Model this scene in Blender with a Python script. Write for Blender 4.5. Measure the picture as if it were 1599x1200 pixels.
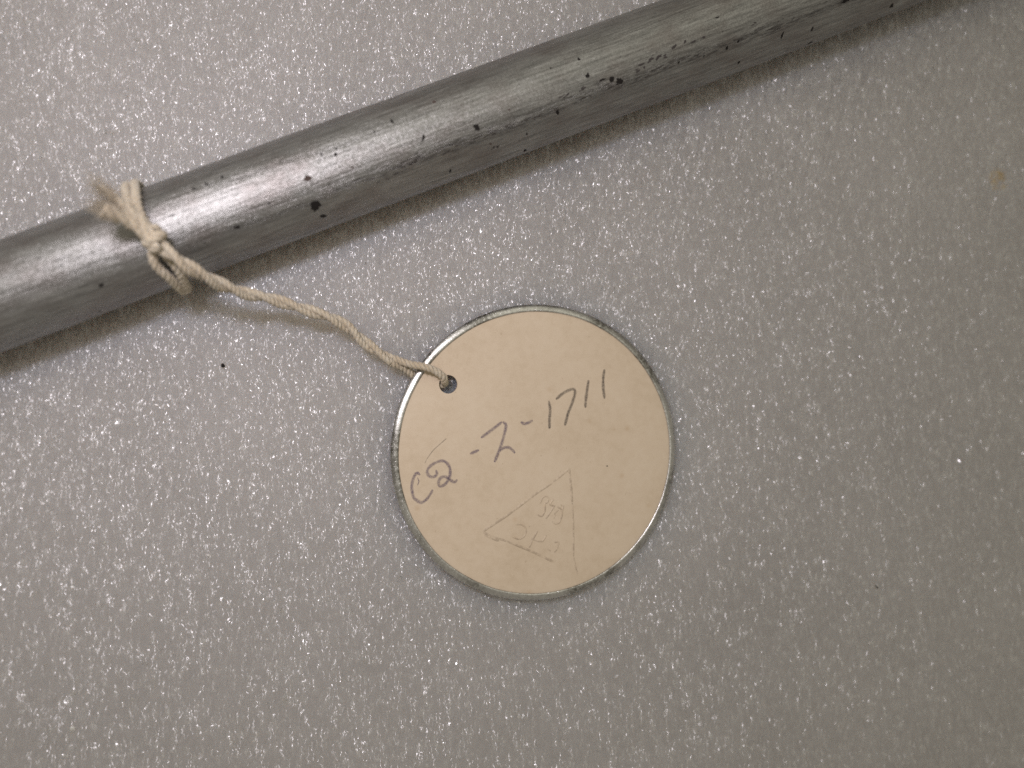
import bpy, bmesh, math, random
import numpy as np
from mathutils import Vector, Matrix, noise as mnoise

# ------------------------------------------------------------------ camera, light, exposure
for o in list(bpy.data.objects): bpy.data.objects.remove(o)
scene = bpy.context.scene
col = scene.collection
MM = 0.001                                    # lengths below are in millimetres
FPX, DIST, TILT = 1250.0, 89.0, math.radians(12)
RIGHT = Vector((math.cos(TILT), 0, math.sin(TILT)))
FWD = Vector((math.sin(TILT), 0, -math.cos(TILT)))
UP = Vector((0, 1, 0))
CAM = -FWD * DIST
cd = bpy.data.cameras.new('camera')
cam = bpy.data.objects.new('camera', cd); col.objects.link(cam)
cam.matrix_world = Matrix((
    (RIGHT.x, UP.x, -FWD.x, CAM.x * MM), (RIGHT.y, UP.y, -FWD.y, CAM.y * MM),
    (RIGHT.z, UP.z, -FWD.z, CAM.z * MM), (0, 0, 0, 1)))
cd.sensor_width = 36; cd.lens = 36 * FPX / 1599
cd.clip_start = 0.005; cd.clip_end = 20
cd.dof.use_dof = True; cd.dof.focus_distance = 0.0865; cd.dof.aperture_fstop = 14
scene.camera = cam

world = bpy.data.worlds.new('World'); scene.world = world; world.use_nodes = True
bg = world.node_tree.nodes['Background']
bg.inputs['Color'].default_value = (1.0, 0.92, 0.76, 1); bg.inputs['Strength'].default_value = 0.28

def area(name, loc, target, sx, sy, power, colour):
    l = bpy.data.lights.new(name, 'AREA'); l.shape = 'RECTANGLE'
    l.size = sx * MM; l.size_y = sy * MM; l.energy = power; l.color = colour
    o = bpy.data.objects.new(name, l); col.objects.link(o)
    o.location = Vector(loc) * MM
    o.rotation_euler = (Vector(target) - Vector(loc)).to_track_quat('-Z', 'Y').to_euler()
    return o
area('flash_lamp', (-40, 30, 85), (-24, 4, 0), 13, 8, 0.050, (1.0, 0.925, 1.0))
area('ceiling_lamp', (-60, 380, 1000), (0, 0, 0), 1300, 1100, 2.3, (1.0, 0.985, 0.78))

cy = scene.cycles
cy.max_bounces = 4; cy.diffuse_bounces = 2; cy.glossy_bounces = 3; cy.transmission_bounces = 2; cy.transparent_max_bounces = 6
cy.caustics_reflective = False; cy.caustics_refractive = False; cy.use_adaptive_sampling = False; cy.use_denoising = False

vs = scene.view_settings
vs.view_transform = 'Standard'; vs.look = 'None'; vs.gamma = 1; vs.exposure = -0.18; vs.use_curve_mapping = False

# ------------------------------------------------------------------ helpers
random.seed(7); rng = np.random.default_rng(7)
def ray(u, v):
    return (FWD + RIGHT * ((u - 799.5) / FPX) - UP * ((v - 600) / FPX)).normalized()
def at(u, v, h):
    """point of the place at height h (mm above the foam) seen in direction (u, v)"""
    d = ray(u, v); return CAM + d * ((h - CAM.z) / d.z)

def new_obj(name, verts, faces, mat, parent=None, smooth=True):
    me = bpy.data.meshes.new(name)
    me.from_pydata([tuple(Vector(v) * MM) for v in verts], [], faces); me.update()
    if smooth: me.polygons.foreach_set('use_smooth', [True] * len(me.polygons))
    if mat: me.materials.append(mat)
    o = bpy.data.objects.new(name, me); col.objects.link(o)
    if parent: o.parent = parent
    return o
def empty(name, loc, label, cat, rot=None):
    o = bpy.data.objects.new(name, None); col.objects.link(o)
    o.empty_display_size = 0.005
    M = Matrix.Translation(Vector(loc) * MM)
    if rot: M = M @ rot.to_4x4()
    o.matrix_world = M
    o['label'] = label; o['category'] = cat
    return o

class NT:
    def __init__(s, name):
        s.m = bpy.data.materials.new(name); s.m.use_nodes = True
        s.t = s.m.node_tree; s.b = s.t.nodes['Principled BSDF']; s.out = s.t.nodes['Material Output']
        s.oc = s.n('ShaderNodeTexCoord')
        s.mm = s.vm('SCALE', s.oc.outputs['Object'], scale=1000.0)
    def n(s, typ, **kw):
        nd = s.t.nodes.new(typ)
        for k, v in kw.items(): setattr(nd, k, v)
        return nd
    def put(s, sock, v):
        if hasattr(v, 'is_output'): s.t.links.new(v, sock)
        else: sock.default_value = v
    def vm(s, op, a, b=None, scale=None):
        nd = s.n('ShaderNodeVectorMath', operation=op); s.put(nd.inputs[0], a)
        if b is not None: s.put(nd.inputs[1], b)
        if scale is not None: s.put(nd.inputs['Scale'], scale)
        return nd.outputs['Value'] if op in ('LENGTH', 'DISTANCE', 'DOT_PRODUCT') else nd.outputs[0]
    def ma(s, op, a, b=0.0, c=0.0, clamp=False):
        nd = s.n('ShaderNodeMath', operation=op); nd.use_clamp = clamp
        s.put(nd.inputs[0], a); s.put(nd.inputs[1], b); s.put(nd.inputs[2], c); return nd.outputs[0]
    dim = '3D'
    def noise(s, vec, scale, detail=3, rough=0.5, out='Fac', dist=0.0):
        nd = s.n('ShaderNodeTexNoise', noise_dimensions=s.dim); s.put(nd.inputs['Vector'], vec)
        nd.inputs['Scale'].default_value = scale; nd.inputs['Detail'].default_value = detail
        nd.inputs['Roughness'].default_value = rough; nd.inputs['Distortion'].default_value = dist
        return nd.outputs[out]
    def vor(s, vec, scale, out='Distance', feature='F1', rnd=1.0):
        nd = s.n('ShaderNodeTexVoronoi', feature=feature, voronoi_dimensions=s.dim); s.put(nd.inputs['Vector'], vec)
        nd.inputs['Scale'].default_value = scale; nd.inputs['Randomness'].default_value = rnd
        return nd.outputs[out]
    def ramp(s, fac, stops):
        nd = s.n('ShaderNodeValToRGB'); s.put(nd.inputs[0], fac)
        el = nd.color_ramp.elements
        while len(el) < len(stops): el.new(0.5)
        for e, (p, c) in zip(el, stops):
            e.position = p; e.color = c if len(c) == 4 else (*c, 1)
        return nd.outputs[0]
    def mr(s, v, a, b, c=0.0, d=1.0):
        nd = s.n('ShaderNodeMapRange'); s.put(nd.inputs[0], v)
        for i, x in zip((1, 2, 3, 4), (a, b, c, d)): nd.inputs[i].default_value = x
        return nd.outputs[0]
    def mix(s, f, a, b, blend='MIX'):
        nd = s.n('ShaderNodeMix', data_type='RGBA', blend_type=blend)
        s.put(nd.inputs['Factor'], f)
        s.put(nd.inputs[6], a); s.put(nd.inputs[7], b); return nd.outputs[2]
    def bump(s, h, strength, dist_mm, normal=None):
        nd = s.n('ShaderNodeBump'); s.put(nd.inputs['Height'], h)
        nd.inputs['Strength'].default_value = strength; nd.inputs['Distance'].default_value = dist_mm * MM
        if normal is not None: s.put(nd.inputs['Normal'], normal)
        return nd.outputs[0]
    def set(s, **kw):
        for k, v in kw.items(): s.put(s.b.inputs[k.replace('_', ' ')], v)
    def scaled(s, vec, sc, rot=(0, 0, 0)):
        nd = s.n('ShaderNodeMapping'); s.put(nd.inputs['Vector'], vec)
        nd.inputs['Scale'].default_value = sc; nd.inputs['Rotation'].default_value = rot
        return nd.outputs[0]

# ------------------------------------------------------------------ materials
STAIN = at(1560, 280, 0)
def mat_foam():
    k = NT('white_polyethylene_foam'); p = k.mm; k.dim = '2D'
    big = k.noise(p, 0.05, 2)
    mid = k.noise(p, 0.9, 3, 0.6)
    base = k.ramp(k.ma('ADD', k.ma('MULTIPLY', big, 0.5), k.ma('MULTIPLY', mid, 0.5)),
                  [(0.3, (0.370, 0.353, 0.345)), (0.7, (0.427, 0.408, 0.399))])
    wob = k.noise(p, 1.3, 2, out='Color')
    dd = k.vm('DISTANCE', k.vm('ADD', p, k.vm('SCALE', k.vm('SUBTRACT', wob, (.5, .5, .5)), scale=1.6)),
              (STAIN.x, STAIN.y, 0.0))
    sm = k.ma('MULTIPLY', k.mr(dd, 1.55, 0.95), k.mr(mid, 0.35, 0.65))
    base = k.mix(k.ma('MULTIPLY', sm, 0.7), base, (0.42, 0.28, 0.09, 1))
    k.set(Base_Color=base, Roughness=0.5, IOR=1.45, Specular_IOR_Level=0.2,
          Subsurface_Weight=1.0, Subsurface_Scale=0.0062, Subsurface_Radius=(1.0, 0.76, 0.55))
    k.b.subsurface_method = 'BURLEY'
    warp = k.vm('ADD', p, k.vm('ADD', k.vm('SCALE', wob, scale=0.5), k.vm('SCALE', k.noise(p, 3.2, 1, out='Color'), scale=0.30)))
    # glossy film of the burst cells: every cell is a little dome tilted its own way
    def domes(scale, tilt, curve, stretch):
        q = k.scaled(warp, stretch)
        nd = k.n('ShaderNodeTexVoronoi', feature='F1', voronoi_dimensions='2D')
        k.put(nd.inputs['Vector'], q); nd.inputs['Scale'].default_value = scale
        t = k.vm('MULTIPLY', k.vm('SUBTRACT', nd.outputs['Color'], (.5, .5, .5)), (tilt, tilt, 0.0))
        d = k.vm('MULTIPLY', k.vm('SUBTRACT', q, nd.outputs['Position']), (curve * scale, curve * scale * 0.35, 0.0))
        return k.vm('ADD', t, d), nd.outputs['Color'], nd.outputs['Distance']
    f1, c1, d1 = domes(2.4, 1.05, 0.7, (1.5, 0.42, 1))
    f2, c2, d2 = domes(4.9, 0.95, 0.6, (1.5, 0.42, 1))
    geo = k.n('ShaderNodeNewGeometry')
    nrm = k.vm('NORMALIZE', k.vm('ADD', geo.outputs['Normal'], k.vm('ADD', f1, f2)))
    soft = k.vm('NORMALIZE', k.vm('ADD', geo.outputs['Normal'], k.vm('SCALE', k.vm('ADD', f1, f2), scale=0.06)))
    k.set(Normal=soft)
    sep = k.n('ShaderNodeSeparateColor'); k.t.links.new(c2, sep.inputs[0])
    cw = k.ma('MULTIPLY', k.mr(sep.outputs[2], 0.1, 0.8, 0.35, 1.0), k.mr(mid, 0.34, 0.54, 0.55, 1.0))
    k.set(Coat_Weight=cw, Coat_Roughness=k.mr(sep.outputs[0], 0.0, 1.0, 0.20, 0.34), Coat_IOR=2.35, Coat_Normal=nrm)
    return k.m
def mat_film():
    k = NT('clear_cell_film')
    tr = k.n('ShaderNodeBsdfTransparent'); gl = k.n('ShaderNodeBsdfGlossy')
    gl.inputs['Roughness'].default_value = 0.28; gl.inputs['Color'].default_value = (1, 1, 1, 1)
    di = k.n('ShaderNodeBsdfTranslucent'); di.inputs['Color'].default_value = (.8, .79, .77, 1)
    m1 = k.n('ShaderNodeMixShader'); m1.inputs[0].default_value = 0.10
    k.t.links.new(tr.outputs[0], m1.inputs[1]); k.t.links.new(di.outputs[0], m1.inputs[2])
    m2 = k.n('ShaderNodeMixShader'); m2.inputs[0].default_value = 0.28
    k.t.links.new(m1.outputs[0], m2.inputs[1]); k.t.links.new(gl.outputs[0], m2.inputs[2])
    k.t.links.new(m2.outputs[0], k.out.inputs['Surface'])
    return k.m
def mat_silver():
    k = NT('worn_silver_paint'); p = k.mm      # rod frame: x along the rod
    n1 = k.noise(k.scaled(p, (0.16, 3.2, 3.2), (0, 0, math.radians(5))), 1.0, 4, 0.65)
    n2 = k.noise(k.scaled(p, (0.40, 7.0, 7.0), (0, 0, math.radians(8))), 1.0, 3, 0.7)
    n3 = k.noise(p, 7.0, 2, 0.7)
    blot = k.noise(k.scaled(p, (.35, .6, .6)), 0.6, 3, 0.6)
    streak = k.ma('ADD', k.ma('MULTIPLY', n1, .45), k.ma('ADD', k.ma('MULTIPLY', n2, .35), k.ma('MULTIPLY', n3, .2)))
    c = k.ramp(streak, [(0.32, (0.13, 0.129, 0.129)), (0.47, (0.305, 0.303, 0.296)), (0.66, (0.50, 0.498, 0.488))])
    c = k.mix(k.ma('MULTIPLY', k.mr(blot, .44, .68), .5), c, (0.22, 0.19, 0.18, 1))
    # scuffed, grimy line along the shoulder of the worn flat
    xs = k.n('ShaderNodeSeparateXYZ'); k.t.links.new(p, xs.inputs[0])
    ang = k.ma('ARCTAN2', k.ma('MULTIPLY', xs.outputs[1], -1.0), xs.outputs[2])
    wav = k.ma('MULTIPLY', k.ma('SUBTRACT', k.noise(k.scaled(p, (.22, 0.02, 0.02)), 1.0, 3, .6), .5), .45)
    d = k.ma('ABSOLUTE', k.ma('SUBTRACT', k.ma('ADD', ang, wav), math.radians(33)))
    band = k.ma('MULTIPLY', k.mr(d, 0.20, 0.02), k.mr(xs.outputs[0], -40, -15))
    scuff = k.ma('MULTIPLY', band, k.mr(k.noise(k.scaled(p, (.8, 4.0, 4.0), (0, 0, .3)), 1.0, 4, .7), .46, .60))
    c = k.mix(k.ma('MULTIPLY', scuff, .8), c, (0.07, 0.062, 0.062, 1))
    # fine dark pin scratches
    sc = k.vor(k.scaled(p, (0.55, 2.2, 2.2), (0, 0, .25)), 0.9)
    c = k.mix(k.ma('MULTIPLY', k.mr(sc, 0.09, 0.04), 0.75), c, (0.06, 0.055, 0.055, 1))
    fl2 = k.vm('SUBTRACT', k.vor(p, 8.0, out='Color'), (.5, .5, .5))
    b = k.bump(k.ma('ADD', streak, k.ma('ADD', k.ma('MULTIPLY', blot, .5), k.ma('MULTIPLY', scuff, -.4))), 0.8, 0.13)
    nrm = k.vm('NORMALIZE', k.vm('ADD', b, k.vm('SCALE', fl2, scale=0.16)))
    k.set(Base_Color=c, Metallic=0.88, Roughness=k.ma('ADD', 0.345, k.ma('MULTIPLY', n1, 0.16)), Normal=nrm, Specular_IOR_Level=0.4)
    return k.m
def mat_chip(name, c):
    k = NT(name)
    n = k.noise(k.mm, 5.0, 3)
    k.set(Base_Color=k.mix(n, (c[0]*.6, c[1]*.6, c[2]*.6, 1), (*c, 1)), Roughness=0.75, Specular_IOR_Level=0.2,
          Normal=k.bump(n, .6, .05))
    return k.m
def card_nodes(k, dirt):
    p = k.mm
    a = k.noise(p, 0.12, 3, .5); b = k.noise(p, 1.1, 5, .65); g = k.noise(p, 7.0, 3, .7)
    c = k.ramp(k.ma('ADD', k.ma('MULTIPLY', a, .4), k.ma('ADD', k.ma('MULTIPLY', b, .35), k.ma('MULTIPLY', g, .25))),
               [(0.32, (0.61, 0.49, 0.35)), (0.5, (0.70, 0.575, 0.43)), (0.68, (0.75, 0.63, 0.485))])
    fx = k.noise(p, 0.45, 2, out='Color')
    q = k.vm('ADD', p, k.vm('SCALE', fx, scale=2.0))
    f1 = k.mr(k.vor(k.scaled(q, (0.9, 0.28, 1)), 1.5), 0.10, 0.05)
    f2 = k.mr(k.vor(k.scaled(q, (0.4, 1.1, 1), (0, 0, .6)), 1.2), 0.085, 0.04)
    msk = k.mr(k.noise(p, 0.5, 2), 0.45, 0.6)
    c = k.mix(k.ma('MULTIPLY', k.ma('MAXIMUM', f1, f2), k.ma('MULTIPLY', msk, .35)), c, (0.30, 0.20, 0.10, 1))
    fox = k.mr(k.vor(p, 0.33), 0.14, 0.02)
    c = k.mix(k.ma('MULTIPLY', fox, .22), c, (0.46, 0.27, 0.11, 1))
    if dirt:
        c = k.mix(k.ma('MULTIPLY', k.mr(k.noise(p, 2.2, 4, .7), .40, .60), .48), c, (0.27, 0.20, 0.14, 1))
    k.set(Base_Color=c, Roughness=0.5, Specular_IOR_Level=0.45,
          Normal=k.bump(k.ma('ADD', k.ma('MULTIPLY', b, .6), g), 0.35, 0.03))
def mat_card(dirt=False):
    k = NT('manila_card_soiled' if dirt else 'manila_card'); card_nodes(k, dirt); return k.m
def mat_rim():
    k = NT('nickel_plated_rim'); p = k.mm
    n = k.noise(p, 3.0, 5, .7); pit = k.mr(k.vor(p, 4.5), 0.22, 0.10)
    pm = k.ma('MULTIPLY', pit, k.mr(k.noise(p, .35, 2), .42, .6))
    c = k.mix(k.ma('MULTIPLY', pm, .8), k.ramp(n, [(.3, (.56, .55, .54)), (.7, (.86, .85, .83))]), (.10, .095, .09, 1))
    tar = k.ma('MULTIPLY', k.mr(k.noise(p, .16, 2), .46, .60), k.mr(k.noise(p, 2.6, 4, .7), .36, .56))
    c = k.mix(k.ma('MULTIPLY', tar, .75), c, (.13, .12, .10, 1))
    k.set(Base_Color=c, Metallic=1.0, Roughness=k.ma('ADD', .22, k.ma('MULTIPLY', n, .2)),
          Normal=k.bump(k.ma('SUBTRACT', n, pit), 0.35, 0.05))
    return k.m
def mat_pencil(name, dark, colour=(.085, .072, .072)):
    k = NT(name); p = k.mm
    uv = k.n('ShaderNodeUVMap'); sx = k.n('ShaderNodeSeparateXYZ'); k.t.links.new(uv.outputs[0], sx.inputs[0])
    e = k.ma('ABSOLUTE', k.ma('SUBTRACT', k.ma('MULTIPLY', sx.outputs[0], 2.0), 1.0))
    edge = k.mr(e, 1.0, 0.35)
    g = k.mr(k.noise(p, 8.5, 3, .75), 0.33, 0.60); g2 = k.mr(k.noise(p, 1.3, 2), .2, .6, .65, 1.0)
    al = k.ma('MULTIPLY', k.ma('MULTIPLY', k.ma('ADD', k.ma('MULTIPLY', g, .75), .25), edge), k.ma('MULTIPLY', g2, dark), clamp=True)
    k.set(Base_Color=(*colour, 1), Metallic=.25, Roughness=.42, Alpha=al)
    return k.m
def mat_cotton():
    k = NT('cotton_string'); p = k.mm
    n = k.noise(p, 3.0, 4, .65); s = k.noise(p, 0.35, 3)
    c = k.ramp(n, [(.3, (.55, .45, .325)), (.55, (.70, .61, .475)), (.75, (.79, .715, .60))])
    c = k.mix(k.ma('MULTIPLY', k.mr(s, .5, .68), .5), c, (.54, .43, .30, 1))
    k.set(Base_Color=c, Roughness=.85, Specular_IOR_Level=.15, Sheen_Weight=.3, Sheen_Roughness=.5,
          Subsurface_Weight=.25, Subsurface_Scale=.0005, Subsurface_Radius=(1, .8, .6),
          Normal=k.bump(k.noise(p, 14, 3, .7), .6, .06))
    return k.m
M_FOAM, M_FILM, M_SILVER = mat_foam(), mat_film(), mat_silver()
M_CHIP, M_CHIPB = mat_chip('bare_dark_metal', (.022, .019, .018)), mat_chip('brown_primer', (.10, .07, .06))
M_SCUFF = mat_chip('scuffed_undercoat', (.075, .066, .064))
M_CARD, M_CARDD, M_RIM = mat_card(), mat_card(True), mat_rim()
M_VIOLET = mat_pencil('violet_graphite', 0.60, (.15, .11, .21))
M_PENCIL, M_FAINT = mat_pencil('graphite', 0.66), mat_pencil('faint_graphite', 0.45)
M_COTTON = mat_cotton()

# ------------------------------------------------------------------ foam sheet
def foam_height(x, y):
    return 0.16 * mnoise.noise(Vector((x * .11, y * .11, 3))) + 0.10 * mnoise.noise(Vector((x * .33, y * .33, 8))) - .12
def build_foam():
    X0, X1, Y0, Y1, n, m = -160, 160, -110, 130, 260, 200
    xs = np.linspace(X0, X1, n); ys = np.linspace(Y0, Y1, m)
    V = [(x, y, foam_height(x, y)) for y in ys for x in xs]
    Fc = [(j*n+i, j*n+i+1, (j+1)*n+i+1, (j+1)*n+i) for j in range(m-1) for i in range(n-1)]
    top = len(V); rim = [i for i in range(n)] + [j*n+n-1 for j in range(1, m)] + [(m-1)*n+i for i in range(n-2, -1, -1)] + [j*n for j in range(m-2, 0, -1)]
    for i in rim: V.append((V[i][0], V[i][1], -25))
    L = len(rim)
    for a in range(L):
        b = (a+1) % L; Fc.append((rim[b], rim[a], top+a, top+b))
    Fc.append(tuple(top + a for a in range(L - 1, -1, -1)))
    o = new_obj('foam_surface', V, Fc, M_FOAM)
    o['kind'] = 'structure'; o['label'] = 'white sparkling polyethylene foam sheet under the rod and tag'
    # torn film of the cut cells: small curved glossy flaps
    N = 5000
    cx = rng.uniform(-85, 85, N); cy = rng.uniform(-62, 66, N)
    east = np.clip((cx + 20) / 60, 0, 1)
    ln = rng.gamma(2.2, .075, N) + .07; wd = ln * rng.uniform(.25, .7, N) * (1 - .35 * east)
    az = np.where(rng.random(N) < .25 + .5 * east, rng.normal(math.pi / 2, .28, N), rng.uniform(0, math.pi, N))
    ta = rng.normal(0, .55, N); tb = rng.normal(0, .55, N); bend = rng.uniform(.05, .35, N)
    ca, sa = np.cos(az), np.sin(az)
    verts = np.zeros((N, 6, 3)); k = 0
    for i, u in enumerate((-1, 0, 1)):
        for w in (-1, 1):
            lx = u * ln / 2; ly = w * wd / 2 * (1 if i == 1 else .45)
            lz = -bend * wd * abs(u) + lx * np.sin(ta) + ly * np.sin(tb)
            verts[:, k, 0] = cx + lx * ca - ly * sa; verts[:, k, 1] = cy + lx * sa + ly * ca; verts[:, k, 2] = lz
            k += 1
    zmin = verts[:, :, 2].min(1)
    base = np.array([foam_height(a, b) for a, b in zip(cx, cy)])
    verts[:, :, 2] += (base - zmin * .75 - .01)[:, None]
    me = bpy.data.meshes.new('cell_film')
    V = (verts.reshape(-1, 3) * MM).astype(np.float32)
    idx = (np.arange(N)[:, None, None] * 6 + np.array([[0, 2, 3, 1], [2, 4, 5, 3]])[None]).reshape(-1).astype(np.int32)
    me.vertices.add(len(V)); me.vertices.foreach_set('co', V.ravel())
    me.loops.add(len(idx)); me.loops.foreach_set('vertex_index', idx)
    npoly = len(idx) // 4; me.polygons.add(npoly)
    me.polygons.foreach_set('loop_start', np.arange(0, len(idx), 4, dtype=np.int32))
    me.polygons.foreach_set('use_smooth', np.ones(npoly, bool))
    me.update(calc_edges=True); me.materials.append(M_FILM)
    f = bpy.data.objects.new('cell_film', me); col.objects.link(f); f.parent = o; f['kind'] = 'stuff'
build_foam()

# ------------------------------------------------------------------ silver rod
ROD_R, ROD_A = 4.89, 0.4107
ROD_P = Vector((0, 29.54, ROD_R - 0.05)); ROD_D = Vector((math.cos(ROD_A), math.sin(ROD_A), 0))
ROD_N = Vector((-math.sin(ROD_A), math.cos(ROD_A), 0))          # away from the viewer's side
def rod_radius(s, th):
    """th: 0 on top, positive towards the viewer's side; a worn flat runs along the lower flank"""
    r = ROD_R + .0035 * s + .035 * mnoise.noise(Vector((s * .06, math.cos(th) * 1.2, math.sin(th) * 1.2)))
    k = min(1, max(0, (s + 38) / 26)); k = k * k * (3 - 2 * k)
    wob = .09 * mnoise.noise(Vector((s * .16, 5, 1))) + .05 * mnoise.noise(Vector((s * .55, 2, 9)))
    c, hw = math.radians(56) + wob, math.radians(24)
    d = th - c
    if abs(d) < hw and k > 0:
        cut = math.cos(hw) / math.cos(d) - 1.0
        r += k * cut * ROD_R * .85
        # roughened shoulder where the flat meets the round
        sh = max(0, 1 - abs(d + hw) / .09)
        r += k * sh * .05 * mnoise.noise(Vector((s * 1.1, th * 9, 4)))
    return r
def rod_local(s, th, off=0.0):
    r = rod_radius(s, th) + off
    return Vector((s, -math.sin(th) * r, math.cos(th) * r))
def rod_world(s, th, r):
    return ROD_P + ROD_D * s + ROD_N * (-math.sin(th) * r) + Vector((0, 0, math.cos(th) * r))
def on_rod(u, v, r=ROD_R):
    """(s, th) where direction (u, v) meets the rod at radius r"""
    d = ray(u, v); w = CAM - ROD_P
    dp = d - ROD_D * d.dot(ROD_D); wp = w - ROD_D * w.dot(ROD_D)
    a, b, c = dp.dot(dp), 2 * dp.dot(wp), wp.dot(wp) - r * r
    q = max(0, b*b - 4*a*c); t = (-b - math.sqrt(q)) / (2*a)
    p = w + d * t
    return p.dot(ROD_D), math.atan2(-p.dot(ROD_N), p.z)
rod = empty('silver_rod', ROD_P, 'silver painted metal rod with dark chips crossing the foam diagonally', 'rod', Matrix.Rotation(ROD_A, 3, 'Z'))
def build_rod():
    S0, S1 = -150, 150
    ss = np.concatenate([np.linspace(S0, -85, 30)[:-1], np.linspace(-85, 85, 620), np.linspace(85, S1, 30)[1:]]); m = 120
    V = []; Fc = []
    for s in ss:
        for j in range(m): V.append(rod_local(s, -math.pi + 2 * math.pi * j / m))
    for i in range(len(ss) - 1):
        for j in range(m):
            a, b = i*m+j, i*m+(j+1) % m; Fc.append((a, b, b+m, a+m))
    Fc.append(tuple(range(m-1, -1, -1))); Fc.append(tuple((len(ss)-1)*m + j for j in range(m)))
    new_obj('rod_body', V, Fc, M_SILVER, rod)
    new = lambda *a: None
    # bare chips: u, v, width, height, slant (deg in the picture plane), brown?
    chips = [(493,323,17,17,0,0),(506,341,13,5,-5,0),(480,279,14,11,0,1),(502,241,4,7,20,0),(524,241,5,6,0,0),(370,356,12,6,10,0),
        (158,447,7,6,0,0),(160,490,14,3,-12,0),(744,199,8,9,0,0),(872,177,6,9,0,0),(955,124,8,10,0,0),(967,127,12,10,35,0),(917,119,7,7,0,0),
        (1060,98,4,4,0,0),(705,271,4,4,0,0),(776,232,15,5,35,0),(768,228,4,3,0,1),(820,236,5,4,20,0),(910,138,20,6,25,0),(885,150,18,5,33,0),
        (661,216,4,13,-15,0),(1136,76,5,6,0,0),(1223,58,5,10,0,0),(1270,48,4,7,0,0),(1264,66,9,4,25,0),(1320,2,13,6,20,0),(1393,10,7,4,20,0),
        (1063,69,22,6,38,0),(1035,88,26,5,25,0),(1012,100,22,6,22,0),(1100,88,3,3,0,0),(303,294,9,3,-25,0),(322,287,7,3,-30,0),(346,276,5,4,0,0),
        (268,336,9,2,-8,0),(700,236,34,4,27,0),(765,210,26,3,25,0),(640,258,40,4,22,0),(596,285,30,4,22,0),(678,159,5,4,0,1),(904,93,4,5,0,0),
        (860,107,3,3,0,0),(825,213,4,3,0,0),(795,172,3,3,0,1),(612,189,4,7,20,0),(584,205,3,3,0,0),(835,186,14,3,28,0),(940,125,10,3,25,0),
        (1153,65,4,4,0,0),(1120,28,8,2,20,0),(95,415,6,2,0,0),(60,403,6,2,-30,0),(420,318,3,5,0,0),(320,380,3,3,0,0),(550,262,3,3,0,1),(525,232,3,4,0,0),
        (990,112,16,4,24,0),(1090,62,20,5,28,0),(1180,38,18,3,20,0),(1220,30,14,3,18,0),(855,160,14,4,30,0),(620,273,18,3,22,0),(1155,100,5,3,20,0)]
    more = []
    for c in chips:
        u, v, w, h, sl, br = c
        if w < 14 or w < 2.4 * h: more.append(c); continue
        ax, ay = math.cos(math.radians(sl)), -math.sin(math.radians(sl))     # a scrape: a run of uneven slivers
        for _ in range(random.randint(2, 4)):
            t, q = random.uniform(-.6, .6) * w, random.gauss(0, .45) * h
            l = random.uniform(.12, .5) * w
            more.append((u + ax*t - ay*q, v + ay*t + ax*q, l, max(1.3, random.uniform(.2, .75) * h), sl + random.gauss(0, 9), 2))
    for (u, v, w, h, sl, br) in more:
        s0, t0 = on_rod(u, v)
        p = rod_world(s0, t0, ROD_R); z = (p - CAM).dot(FWD); mmpx = z / FPX
        facing = max(.45, math.cos(t0 - math.radians(13.5)))
        a = math.radians(sl) - math.radians(21); a = a if abs(sl) else 0
        ca, sa = math.cos(a), math.sin(a); n = 16; ph = random.random() * 50
        V = [rod_local(s0, t0, .012)]
        for ring, f in ((1, .55), (2, 1.0)):
            for i in range(n):
                q = 2 * math.pi * i / n
                rr = f * (1 + (.75 if ring == 2 else .2) * mnoise.noise(Vector((math.cos(q) * 1.9, math.sin(q) * 1.9, ph))) + (.30 * (random.random() - .5)))
                x, y = w * .5 * rr * math.cos(q) * mmpx, h * .5 * rr * math.sin(q) * mmpx / facing
                x, y = x * ca - y * sa, x * sa + y * ca
                V.append(rod_local(s0 + x, t0 - y / ROD_R, .014 if ring == 1 else .004))
        Fc = [(0, 1 + i, 1 + (i+1) % n) for i in range(n)] + [(1+i, 1+n+i, 1+n+(i+1) % n, 1+(i+1) % n) for i in range(n)]
        new_obj('paint_chip', V, Fc, (M_CHIP, M_CHIPB, M_SCUFF)[br], rod, smooth=False)
build_rod()

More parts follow.
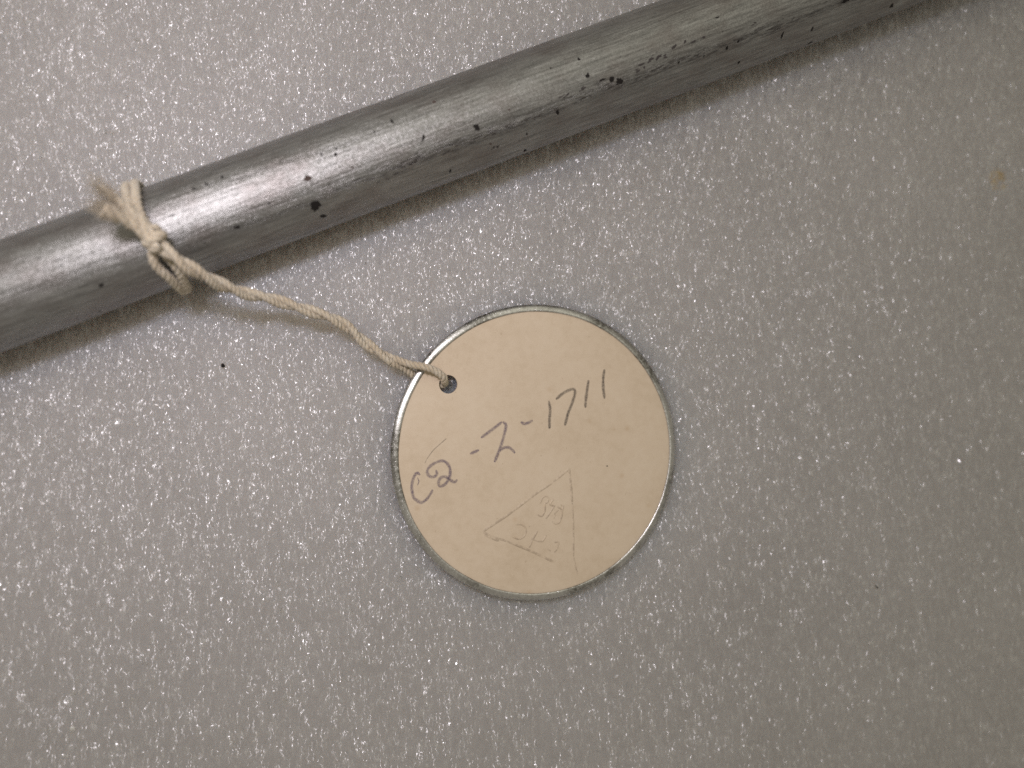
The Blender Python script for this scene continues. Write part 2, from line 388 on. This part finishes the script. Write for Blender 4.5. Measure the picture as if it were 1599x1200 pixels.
# ------------------------------------------------------------------ round tag
TAG_T = math.radians(2.3)
TAG_C = at(842, 706.5, .85)
TX = Vector((math.cos(TAG_T), 0, -math.sin(TAG_T))); TY = Vector((0, 1, 0)); TZ = Vector((math.sin(TAG_T), 0, math.cos(TAG_T)))
tag = empty('paper_tag', TAG_C, 'round cream paper tag with metal rim and pencilled number on the foam', 'tag', Matrix((TX, TY, TZ)).transposed())
RO, RI, TH = 16.40, 15.58, 0.18
def on_tag(u, v):
    d = ray(u, v); t = (TAG_C + TZ * TH - CAM).dot(TZ) / d.dot(TZ); p = CAM + d * t - TAG_C
    return p.dot(TX), p.dot(TY)
HOLE = on_tag(700, 600.5); HOLE_R = 1.0
def build_tag():
    bm = bmesh.new()
    def loop(cx, cy, r, n, z):
        vs_ = [bm.verts.new((cx + r*math.cos(2*math.pi*i/n), cy + r*math.sin(2*math.pi*i/n), z)) for i in range(n)]
        return vs_, [bm.edges.new((vs_[i], vs_[(i+1) % n])) for i in range(n)]
    for z in (TH, -TH):
        o_, oe = loop(0, 0, RI + .1, 160, z); h_, he = loop(HOLE[0], HOLE[1], HOLE_R, 40, z)
        bmesh.ops.triangle_fill(bm, use_beauty=True, edges=oe + he)
        if z > 0: o1, h1 = o_, h_
    for A, B in ((o1, o_), (h1, h_)):
        for i in range(len(A)):
            j = (i+1) % len(A); bm.faces.new((A[i], A[j], B[j], B[i]))
    bmesh.ops.recalc_face_normals(bm, faces=bm.faces)
    bmesh.ops.scale(bm, vec=(MM,)*3, verts=bm.verts)
    me = bpy.data.meshes.new('paper_disc'); bm.to_mesh(me); bm.free(); me.materials.append(M_CARD)
    o = bpy.data.objects.new('paper_disc', me); col.objects.link(o); o.parent = tag
    # crimped metal rim
    half = [(RI - .02, TH - .02), (RI - .015, TH + .07), (RI + .03, TH + .13), (RI + .11, TH + .16), (RI + .28, TH + .13),
            (RI + .48, TH + .075), (RI + .64, TH - .01), (RI + .76, TH - .11), (RO, 0)]
    prof = half + [(r, -z) for r, z in half[-2::-1]]
    n = 220; V = []; Fc = []; m = len(prof)
    for i in range(n):
        q = 2*math.pi*i/n
        wv = .02 * mnoise.noise(Vector((math.cos(q)*5, math.sin(q)*5, 1)))
        lift = mnoise.noise(Vector((math.cos(q)*2.2, math.sin(q)*2.2, 6)))
        for r, z in prof:
            if r > RI + .15 and abs(z) > .02: z += math.copysign((r - RI - .15) * .12 * lift, z)
            V.append(((r + wv) * math.cos(q), (r + wv) * math.sin(q), z))
    for i in range(n):
        for j in range(m):
            a, b = i*m+j, ((i+1) % n)*m+j; jj = (j+1) % m
            Fc.append((a, b, ((i+1) % n)*m+jj, i*m+jj))
    rimo = new_obj('metal_rim', V, Fc, M_RIM, tag)
build_tag()

def smooth_path(pts, step):
    """Catmull-Rom through points, resampled evenly"""
    P = [Vector(p) for p in pts]
    if len(P) == 2: dense = [P[0].lerp(P[1], i / 20) for i in range(21)]
    else:
        Q = [P[0]*2 - P[1]] + P + [P[-1]*2 - P[-2]]; dense = []
        for i in range(1, len(Q) - 2):
            for k in range(16):
                t = k / 16; a, b, c, d = Q[i-1], Q[i], Q[i+1], Q[i+2]
                dense.append(.5 * ((2*b) + (c - a)*t + (2*a - 5*b + 4*c - d)*t*t + (3*b - a - 3*c + d)*t**3))
        dense.append(P[-1].copy())
    L = [0]
    for a, b in zip(dense, dense[1:]): L.append(L[-1] + (b - a).length)
    n = max(2, int(L[-1] / step)); out = []; j = 0
    for i in range(n + 1):
        s = L[-1] * i / n
        while j < len(L) - 2 and L[j+1] < s: j += 1
        t = (s - L[j]) / max(1e-9, L[j+1] - L[j]); out.append(dense[j].lerp(dense[j+1], min(1, t)))
    return out

def ribbon(name, strokes, mat, width, z=TH + .012):
    V = []; Fc = []; UVs = []
    for st in strokes:
        wpx = width
        if isinstance(st[0], (int, float)): wpx, st = st[0], st[1:]
        path = smooth_path([(*on_tag(*p), 0) for p in st], .10); n = len(path); L = n - 1; o = len(V)
        w0 = wpx * .0715 * .5
        for i, p in enumerate(path):
            t = (path[min(i+1, L)] - path[max(i-1, 0)]).normalized(); nr = Vector((-t.y, t.x, 0))
            w = w0 * (1 + .22 * mnoise.noise(p * 1.7 + Vector((0, 0, 7)))) * min(1, .55 + .45 * min(i, L - i) / 3)
            V += [p + nr*w + Vector((0, 0, z)), p - nr*w + Vector((0, 0, z))]; UVs += [(0, i/L), (1, i/L)]
            if i: Fc.append((o+2*i-2, o+2*i-1, o+2*i+1, o+2*i))
    ob = new_obj(name, V, Fc, mat, tag)
    uv = ob.data.uv_layers.new(name='UVMap')
    for lp in ob.data.loops: uv.data[lp.index].uv = UVs[lp.vertex_index]
    return ob
# handwriting: C 2 - 2 - 1 7 1 1, as pencilled
Wr = [
    [[(656,742),(651,739),(646,746),(643,760),(645,775),(650,781),(658,785),(666,780),(672,772),(676,765)], [2.2,(652,746),(654,752),(652,758)]],
    [[(681,734),(682,741),(677,745),(671,744),(667,738),(670,730),(678,724),(688,720),(696,722),(702,730),(703,740),(700,750),(693,758),(686,759),(685,752),(689,746),(696,745),(703,750),(710,753),(714,749)]],
    [[(734,709),(748,703)]],
    [[(751,684),(762,676),(774,667),(784,659)], [(785,659),(790,664),(788,676),(783,694),(777,710),(772,722)], [(780,705),(786,700),(794,699),(800,703),(804,708)]],
    [[(813,659),(820,662),(832,657)]],
    [[(857,626),(859,640),(858,655),(858,670)]],
    [[(868,624),(880,614),(894,608),(898,613),(894,628),(887,646),(882,665)]],
    [[(919,594),(917,608),(915,622),(914,637)]],
    [[(944,577),(942,590),(942,606),(944,623)]],
]
for i, st in enumerate(Wr): ribbon('pencil_character', st, M_VIOLET if i < 5 else M_PENCIL, 6.0)
ribbon('pencil_flick', [[1.8, (697,685),(688,693),(677,703),(668,715),(663,724)]], M_FAINT, 1.8)

def ridge(name, strokes, width, height, mat):
    V = []; Fc = []
    for st in strokes:
        path = smooth_path([(*on_tag(740 + a / 6.667, 720 + b / 6.667), 0) for a, b in st], .12); L = len(path) - 1; o = len(V)
        for i, p in enumerate(path):
            t = (path[min(i+1, L)] - path[max(i-1, 0)]).normalized(); nr = Vector((-t.y, t.x, 0)); e = min(1, .2 + min(i, L - i) / 4)
            f = max(.1, .65 + .9 * mnoise.noise(p * .9 + Vector((3, 1, width * 9))))
            for a, zz in ((-1, 0), (-.45, .75), (0, 1), (.45, .75), (1, 0)):
                V.append(p + nr * (a * width / 2) + Vector((0, 0, TH - .003 + zz * height * e * min(1, f))))
            if i:
                for k in range(4):
                    q = o + 5*i + k; Fc.append((q-5, q, q+1, q-4))
    return new_obj(name, V, Fc, mat, tag)
ridge('embossed_triangle', [[(1000,75),(820,225),(650,340),(330,580),(125,715),(103,745)], [(103,745),(180,785),(350,840),(500,900),(660,970),(835,1055)],
      [(110,772),(170,800),(260,835)], [(992,85),(1004,200),(1016,320),(1024,430)]], .30, .06, M_CARDD)
ridge('embossed_triangle', [[(1024,436),(1032,560),(1036,700),(1037,860),(1038,1000)], [(1040,1005),(1055,1090),(1080,1180)]], .22, .045, M_CARDD)
ridge('embossed_character', [[(690,445),(715,385),(745,370),(775,385),(768,430),(740,445),(742,480),(735,530),(705,578),(664,562)]], .20, .10, M_CARDD)
ridge('embossed_character', [[(830,400),(792,455),(835,470)], [(843,462),(800,530),(750,603)]], .20, .10, M_CARDD)
ridge('embossed_character', [[(935,465),(920,520),(915,575),(890,640),(850,655),(815,632)], [(870,480),(905,500),(915,530)], [(835,560),(860,530),(880,510)], [(830,600),(850,560)]], .20, .10, M_CARDD)
ridge('embossed_character', [[(435,665),(490,662),(530,690),(545,725),(525,785),(465,815),(385,780)]], .20, .085, M_CARDD)
ridge('embossed_dot', [[(572,680),(584,686)]], .2, .06, M_CARDD)
ridge('embossed_character', [[(665,725),(620,810),(575,905)], [(755,770),(735,810),(705,848)], [(600,812),(660,836),(720,842)]], .20, .085, M_CARDD)
ridge('embossed_character', [[(840,848),(882,850),(868,910),(838,955)], [(768,915),(800,940)]], .20, .08, M_CARDD)

# ------------------------------------------------------------------ string
string = empty('tag_string', at(240, 375, 9.6), 'off-white twisted cotton string knotted round the rod and threaded through the tag', 'string')
SO = at(240, 375, 9.6)
def frames(path):
    T = [(path[min(i+1, len(path)-1)] - path[max(i-1, 0)]).normalized() for i in range(len(path))]
    n = T[0].cross(Vector((0.1, 0.2, 1))).normalized(); out = []
    for t in T:
        n = (n - t * n.dot(t)).normalized(); out.append((t, n, t.cross(n)))
    return out
fuzz_pts = []
def plies(path, rad, pitch, phase, V, Fc, nply=3, taper=None, loose=0.0):
    """one yarn: nply plies wound round a path"""
    fr = frames(path); step = (path[1] - path[0]).length; sides = 8
    for k in range(nply):
        o = len(V)
        for i, (p, (t, n, b)) in enumerate(zip(path, fr)):
            a = phase + 2*math.pi*(k/nply + i*step/pitch)
            f = taper(i/(len(path)-1)) if taper else 1.0
            sp = 1 + loose * (i/(len(path)-1))**2 * 2.5
            c = p + (n*math.cos(a) + b*math.sin(a)) * rad * .26 * f * sp
            r = rad * .75 * f * (1 + .12 * mnoise.noise(p * 2.3 + Vector((k * 7.7, phase, 0))))
            # flattened a little round the yarn so that the grooves stay shallow
            for j in range(sides):
                q = 2*math.pi*j/sides + a
                V.append(c + (n*math.cos(q) + b*math.sin(q)) * r - SO)
            if i:
                for j in range(sides):
                    jj = (j+1) % sides; Fc.append((o+(i-1)*sides+j, o+(i-1)*sides+jj, o+i*sides+jj, o+i*sides+j))
            if random.random() < .2: fuzz_pts.append((c + (n*math.cos(a) + b*math.sin(a)) * r * .9, (n*math.cos(a) + b*math.sin(a)), t))
        Fc.append(tuple(o + j for j in range(sides-1, -1, -1))); e = len(V) - sides; Fc.append(tuple(e + j for j in range(sides)))
def yarn(name, pts, rad=.46, pitch=1.9, phase=0.0, **kw):
    path = smooth_path(pts, .10); V = []; Fc = []
    plies(path, rad, pitch, phase, V, Fc, **kw); return new_obj(name, V, Fc, M_COTTON, string)
# doubled cord from the knot down to the tag
cordp = [at(u, v, h) for u, v, h in ((248,383,11.2),(268,398,11.2),(292,416,10.6),(320,432,9.3),(350,447,7.8),(385,459,6.3),(420,466,5.3),(455,477,4.6),(490,488,4.0),(520,498,3.5),
         (545,513,3.0),(567,533,2.6),(590,550,2.4),(612,563,2.3))]
core = smooth_path(cordp, .10); fr = frames(core); V = []; Fc = []
ends = []
for k in range(2):
    pth = []
    for i, (p, (t, n, b)) in enumerate(zip(core, fr)):
        f = i / (len(core) - 1); a = math.pi * k + 2*math.pi*i*.10/6.5
        rr = .31 * (1 - .15 * f)
        pth.append(p + (n*math.cos(a) + b*math.sin(a)) * rr)
    ends.append(pth[-1]); plies(pth, .40, 1.5, k * 1.1, V, Fc)
new_obj('twisted_cord', V, Fc, M_COTTON, string)
hx, hy = HOLE; tw = lambda x, y, z: TAG_C + TX*x + TY*y + TZ*z
ends.sort(key=lambda p: -p.y)
yarn('threaded_end', [ends[0], at(640,569,2.5), at(662,573,2.7), at(680,580,2.5), at(692,589,2.1), tw(hx - .45, hy + .35, .25), tw(hx - .25, hy + .1, -.5)], rad=.43, pitch=1.5)
yarn('threaded_end', [ends[1], at(630,575,1.7), at(648,588,1.1), at(668,597,.75), tw(hx - .9, hy - .1, -.72), tw(hx - .2, hy + .05, -.75)], rad=.43, pitch=1.5)
# two turns round the rod
def turn(up, low):
    """up: picture points from the knot over the far shoulder; low: from the near lower edge back to the knot"""
    pts = []
    for u, v, off in up:
        s, th = on_rod(u, v, ROD_R + off); pts.append(rod_world(s, th, ROD_R + off))
    s0, t0 = on_rod(*up[-1][:2], ROD_R + up[-1][2]); s1, t1 = on_rod(*low[0][:2], ROD_R + low[0][2])
    a0, a1 = t0 - .35, t1 + .35 - 2*math.pi
    for k in range(9):
        f = k / 8; pts.append(rod_world(s0 + (s1 - s0) * f, a0 + (a1 - a0) * f, ROD_R + .45))
    for u, v, off in low:
        s, th = on_rod(u, v, ROD_R + off); pts.append(rod_world(s, th, ROD_R + off))
    return pts
yarn('rod_loop', turn([(243,372,1.0),(230,352,.9),(218,332,.75),(213,312,.6),(212,300,.5)], [(291,462,.5),(280,450,.6),(264,434,.75),(248,420,.95),(239,406,1.1),(238,392,1.1),(244,380,.9)]), rad=.44)
yarn('rod_loop', turn([(238,372,.9),(222,350,.85),(208,330,.7),(200,312,.55),(197,303,.5)], [(296,461,.5),(290,446,.6),(284,434,.7),(277,420,.8),(262,402,.8),(250,388,.9)]), rad=.44, phase=1.0)
# knot: the yarns of the bundle and the turn that binds them
kd = (at(258,392,11.0) - at(212,348,11.8)); kl = kd.length; kd.normalize()
kn = kd.cross(Vector((0, 0, 1))).normalized(); kb = kn.cross(kd)
kc = at(241, 373, 11.3)
pts = []
for i in range(30):
    f = i / 29; a = 2.2 + f * 2*math.pi * 1.9
    r = .74 - .05 * math.cos(a*2)
    pts.append(kc + kd * (-.55 + 1.15 * f) + kn * math.cos(a) * r + kb * math.sin(a) * r * .95)
yarn('knot', pts, rad=.50, pitch=2.0)
yarn('knot', [kc + kd*1.3 - kn*.15 - kb*.2, kc + kd*.7 + kn*.25 + kb*.15, kc - kd*.3 + kb*.25, kc - kd*1.4 - kn*.3 + kb*.3], rad=.5)
# cut ends standing off the knot
tails = [([(244,374,11.5),(228,354,11.9),(208,333,12.6),(188,316,13.4),(170,303,14.2),(155,293,14.9)], .50, lambda f: 1 - .45*f**3, .2),
         ([(240,378,11.5),(222,362,12.0),(203,348,12.7),(186,339,13.5),(170,332,14.3),(158,327,14.9)], .52, lambda f: 1 - .15*f**2, .7),
         ([(238,370,11.5),(220,351,12.0),(200,337,12.7),(180,327,13.6),(162,322,14.4)], .42, lambda f: 1 - .3*f**2, .6)]
for i, (pp, r, tp, ls) in enumerate(tails):
    yarn('frayed_tail', [at(*p) for p in pp], rad=r, pitch=4.0, phase=i * 1.3, taper=tp, loose=ls)
    tip = at(*pp[-1]); dr = (tip - at(*pp[-2])).normalized()
    for _ in range(170):
        q = Vector((random.gauss(0, 1), random.gauss(0, 1), random.gauss(0, 1)))
        fuzz_pts.append((tip - dr * random.uniform(.2, 2.2) + q * .26 * r/.5, (dr * 3.0 + q * .5).normalized() * 2.0, dr))
def build_fuzz():
    V = []; Fc = []
    for p, d, t in fuzz_pts:
        long = 1.0 if d.length < 1.5 else 3.6
        L = random.uniform(.12, .42) * long; d = d.normalized()
        e = (d + t * random.uniform(-1, 1) + Vector((random.gauss(0, .5), random.gauss(0, .5), random.gauss(0, .5)))).normalized()
        if long > 1.5: e = (d * 3 + e).normalized()
        pts = [p, p + d * L * .4, p + d * L * .4 + e * L * .4, p + d * L * .3 + e * L]
        r = random.uniform(.012, .026) * (1.6 if long > 1.5 else 1)
        side = d.cross(Vector((.3, .5, 1))).normalized(); oth = d.cross(side).normalized(); o = len(V)
        for i, q in enumerate(pts):
            f = 1 - .6 * i / 3
            for j in range(3):
                a = 2*math.pi*j/3; V.append(q + (side*math.cos(a) + oth*math.sin(a)) * r * f - SO)
            if i:
                for j in range(3):
                    jj = (j+1) % 3; Fc.append((o+(i-1)*3+j, o+(i-1)*3+jj, o+i*3+jj, o+i*3+j))
    f = new_obj('loose_fibres', V, Fc, M_COTTON, string); f['kind'] = 'stuff'
build_fuzz()

# ------------------------------------------------------------------ small debris
def crumb(u, v, w, h, label, cat, mat, name, parent=None):
    bm = bmesh.new(); bmesh.ops.create_icosphere(bm, subdivisions=2, radius=1)
    for vv in bm.verts:
        vv.co *= 1 + .35 * mnoise.noise(vv.co * 1.7 + Vector((u, v, 0)))
        vv.co = Vector((vv.co.x * w * .0357, vv.co.y * h * .0357, vv.co.z * min(w, h) * .03)) * MM
    me = bpy.data.meshes.new(name); bm.to_mesh(me); bm.free(); me.materials.append(mat)
    o = bpy.data.objects.new(name, me); col.objects.link(o)
    if parent:
        o.parent = parent; x, y = on_tag(u, v); o.location = Vector((x, y, TH + .01)) * MM
    else:
        o.location = (at(u, v, .22)) * MM; o['label'] = label; o['category'] = cat
    return o
crumb(348, 571, 6, 6, 'tiny black speck lying on the foam below the string', 'speck', M_CHIP, 'dirt_speck')
crumb(948, 728, 2, 2, '', '', M_CHIP, 'ink_dot', tag)
crumb(1369, 917, 8, 2.4, 'tiny dark fibre lying on the foam right of the tag', 'fibre', M_CHIP, 'dirt_fibre').rotation_euler.z = -.75
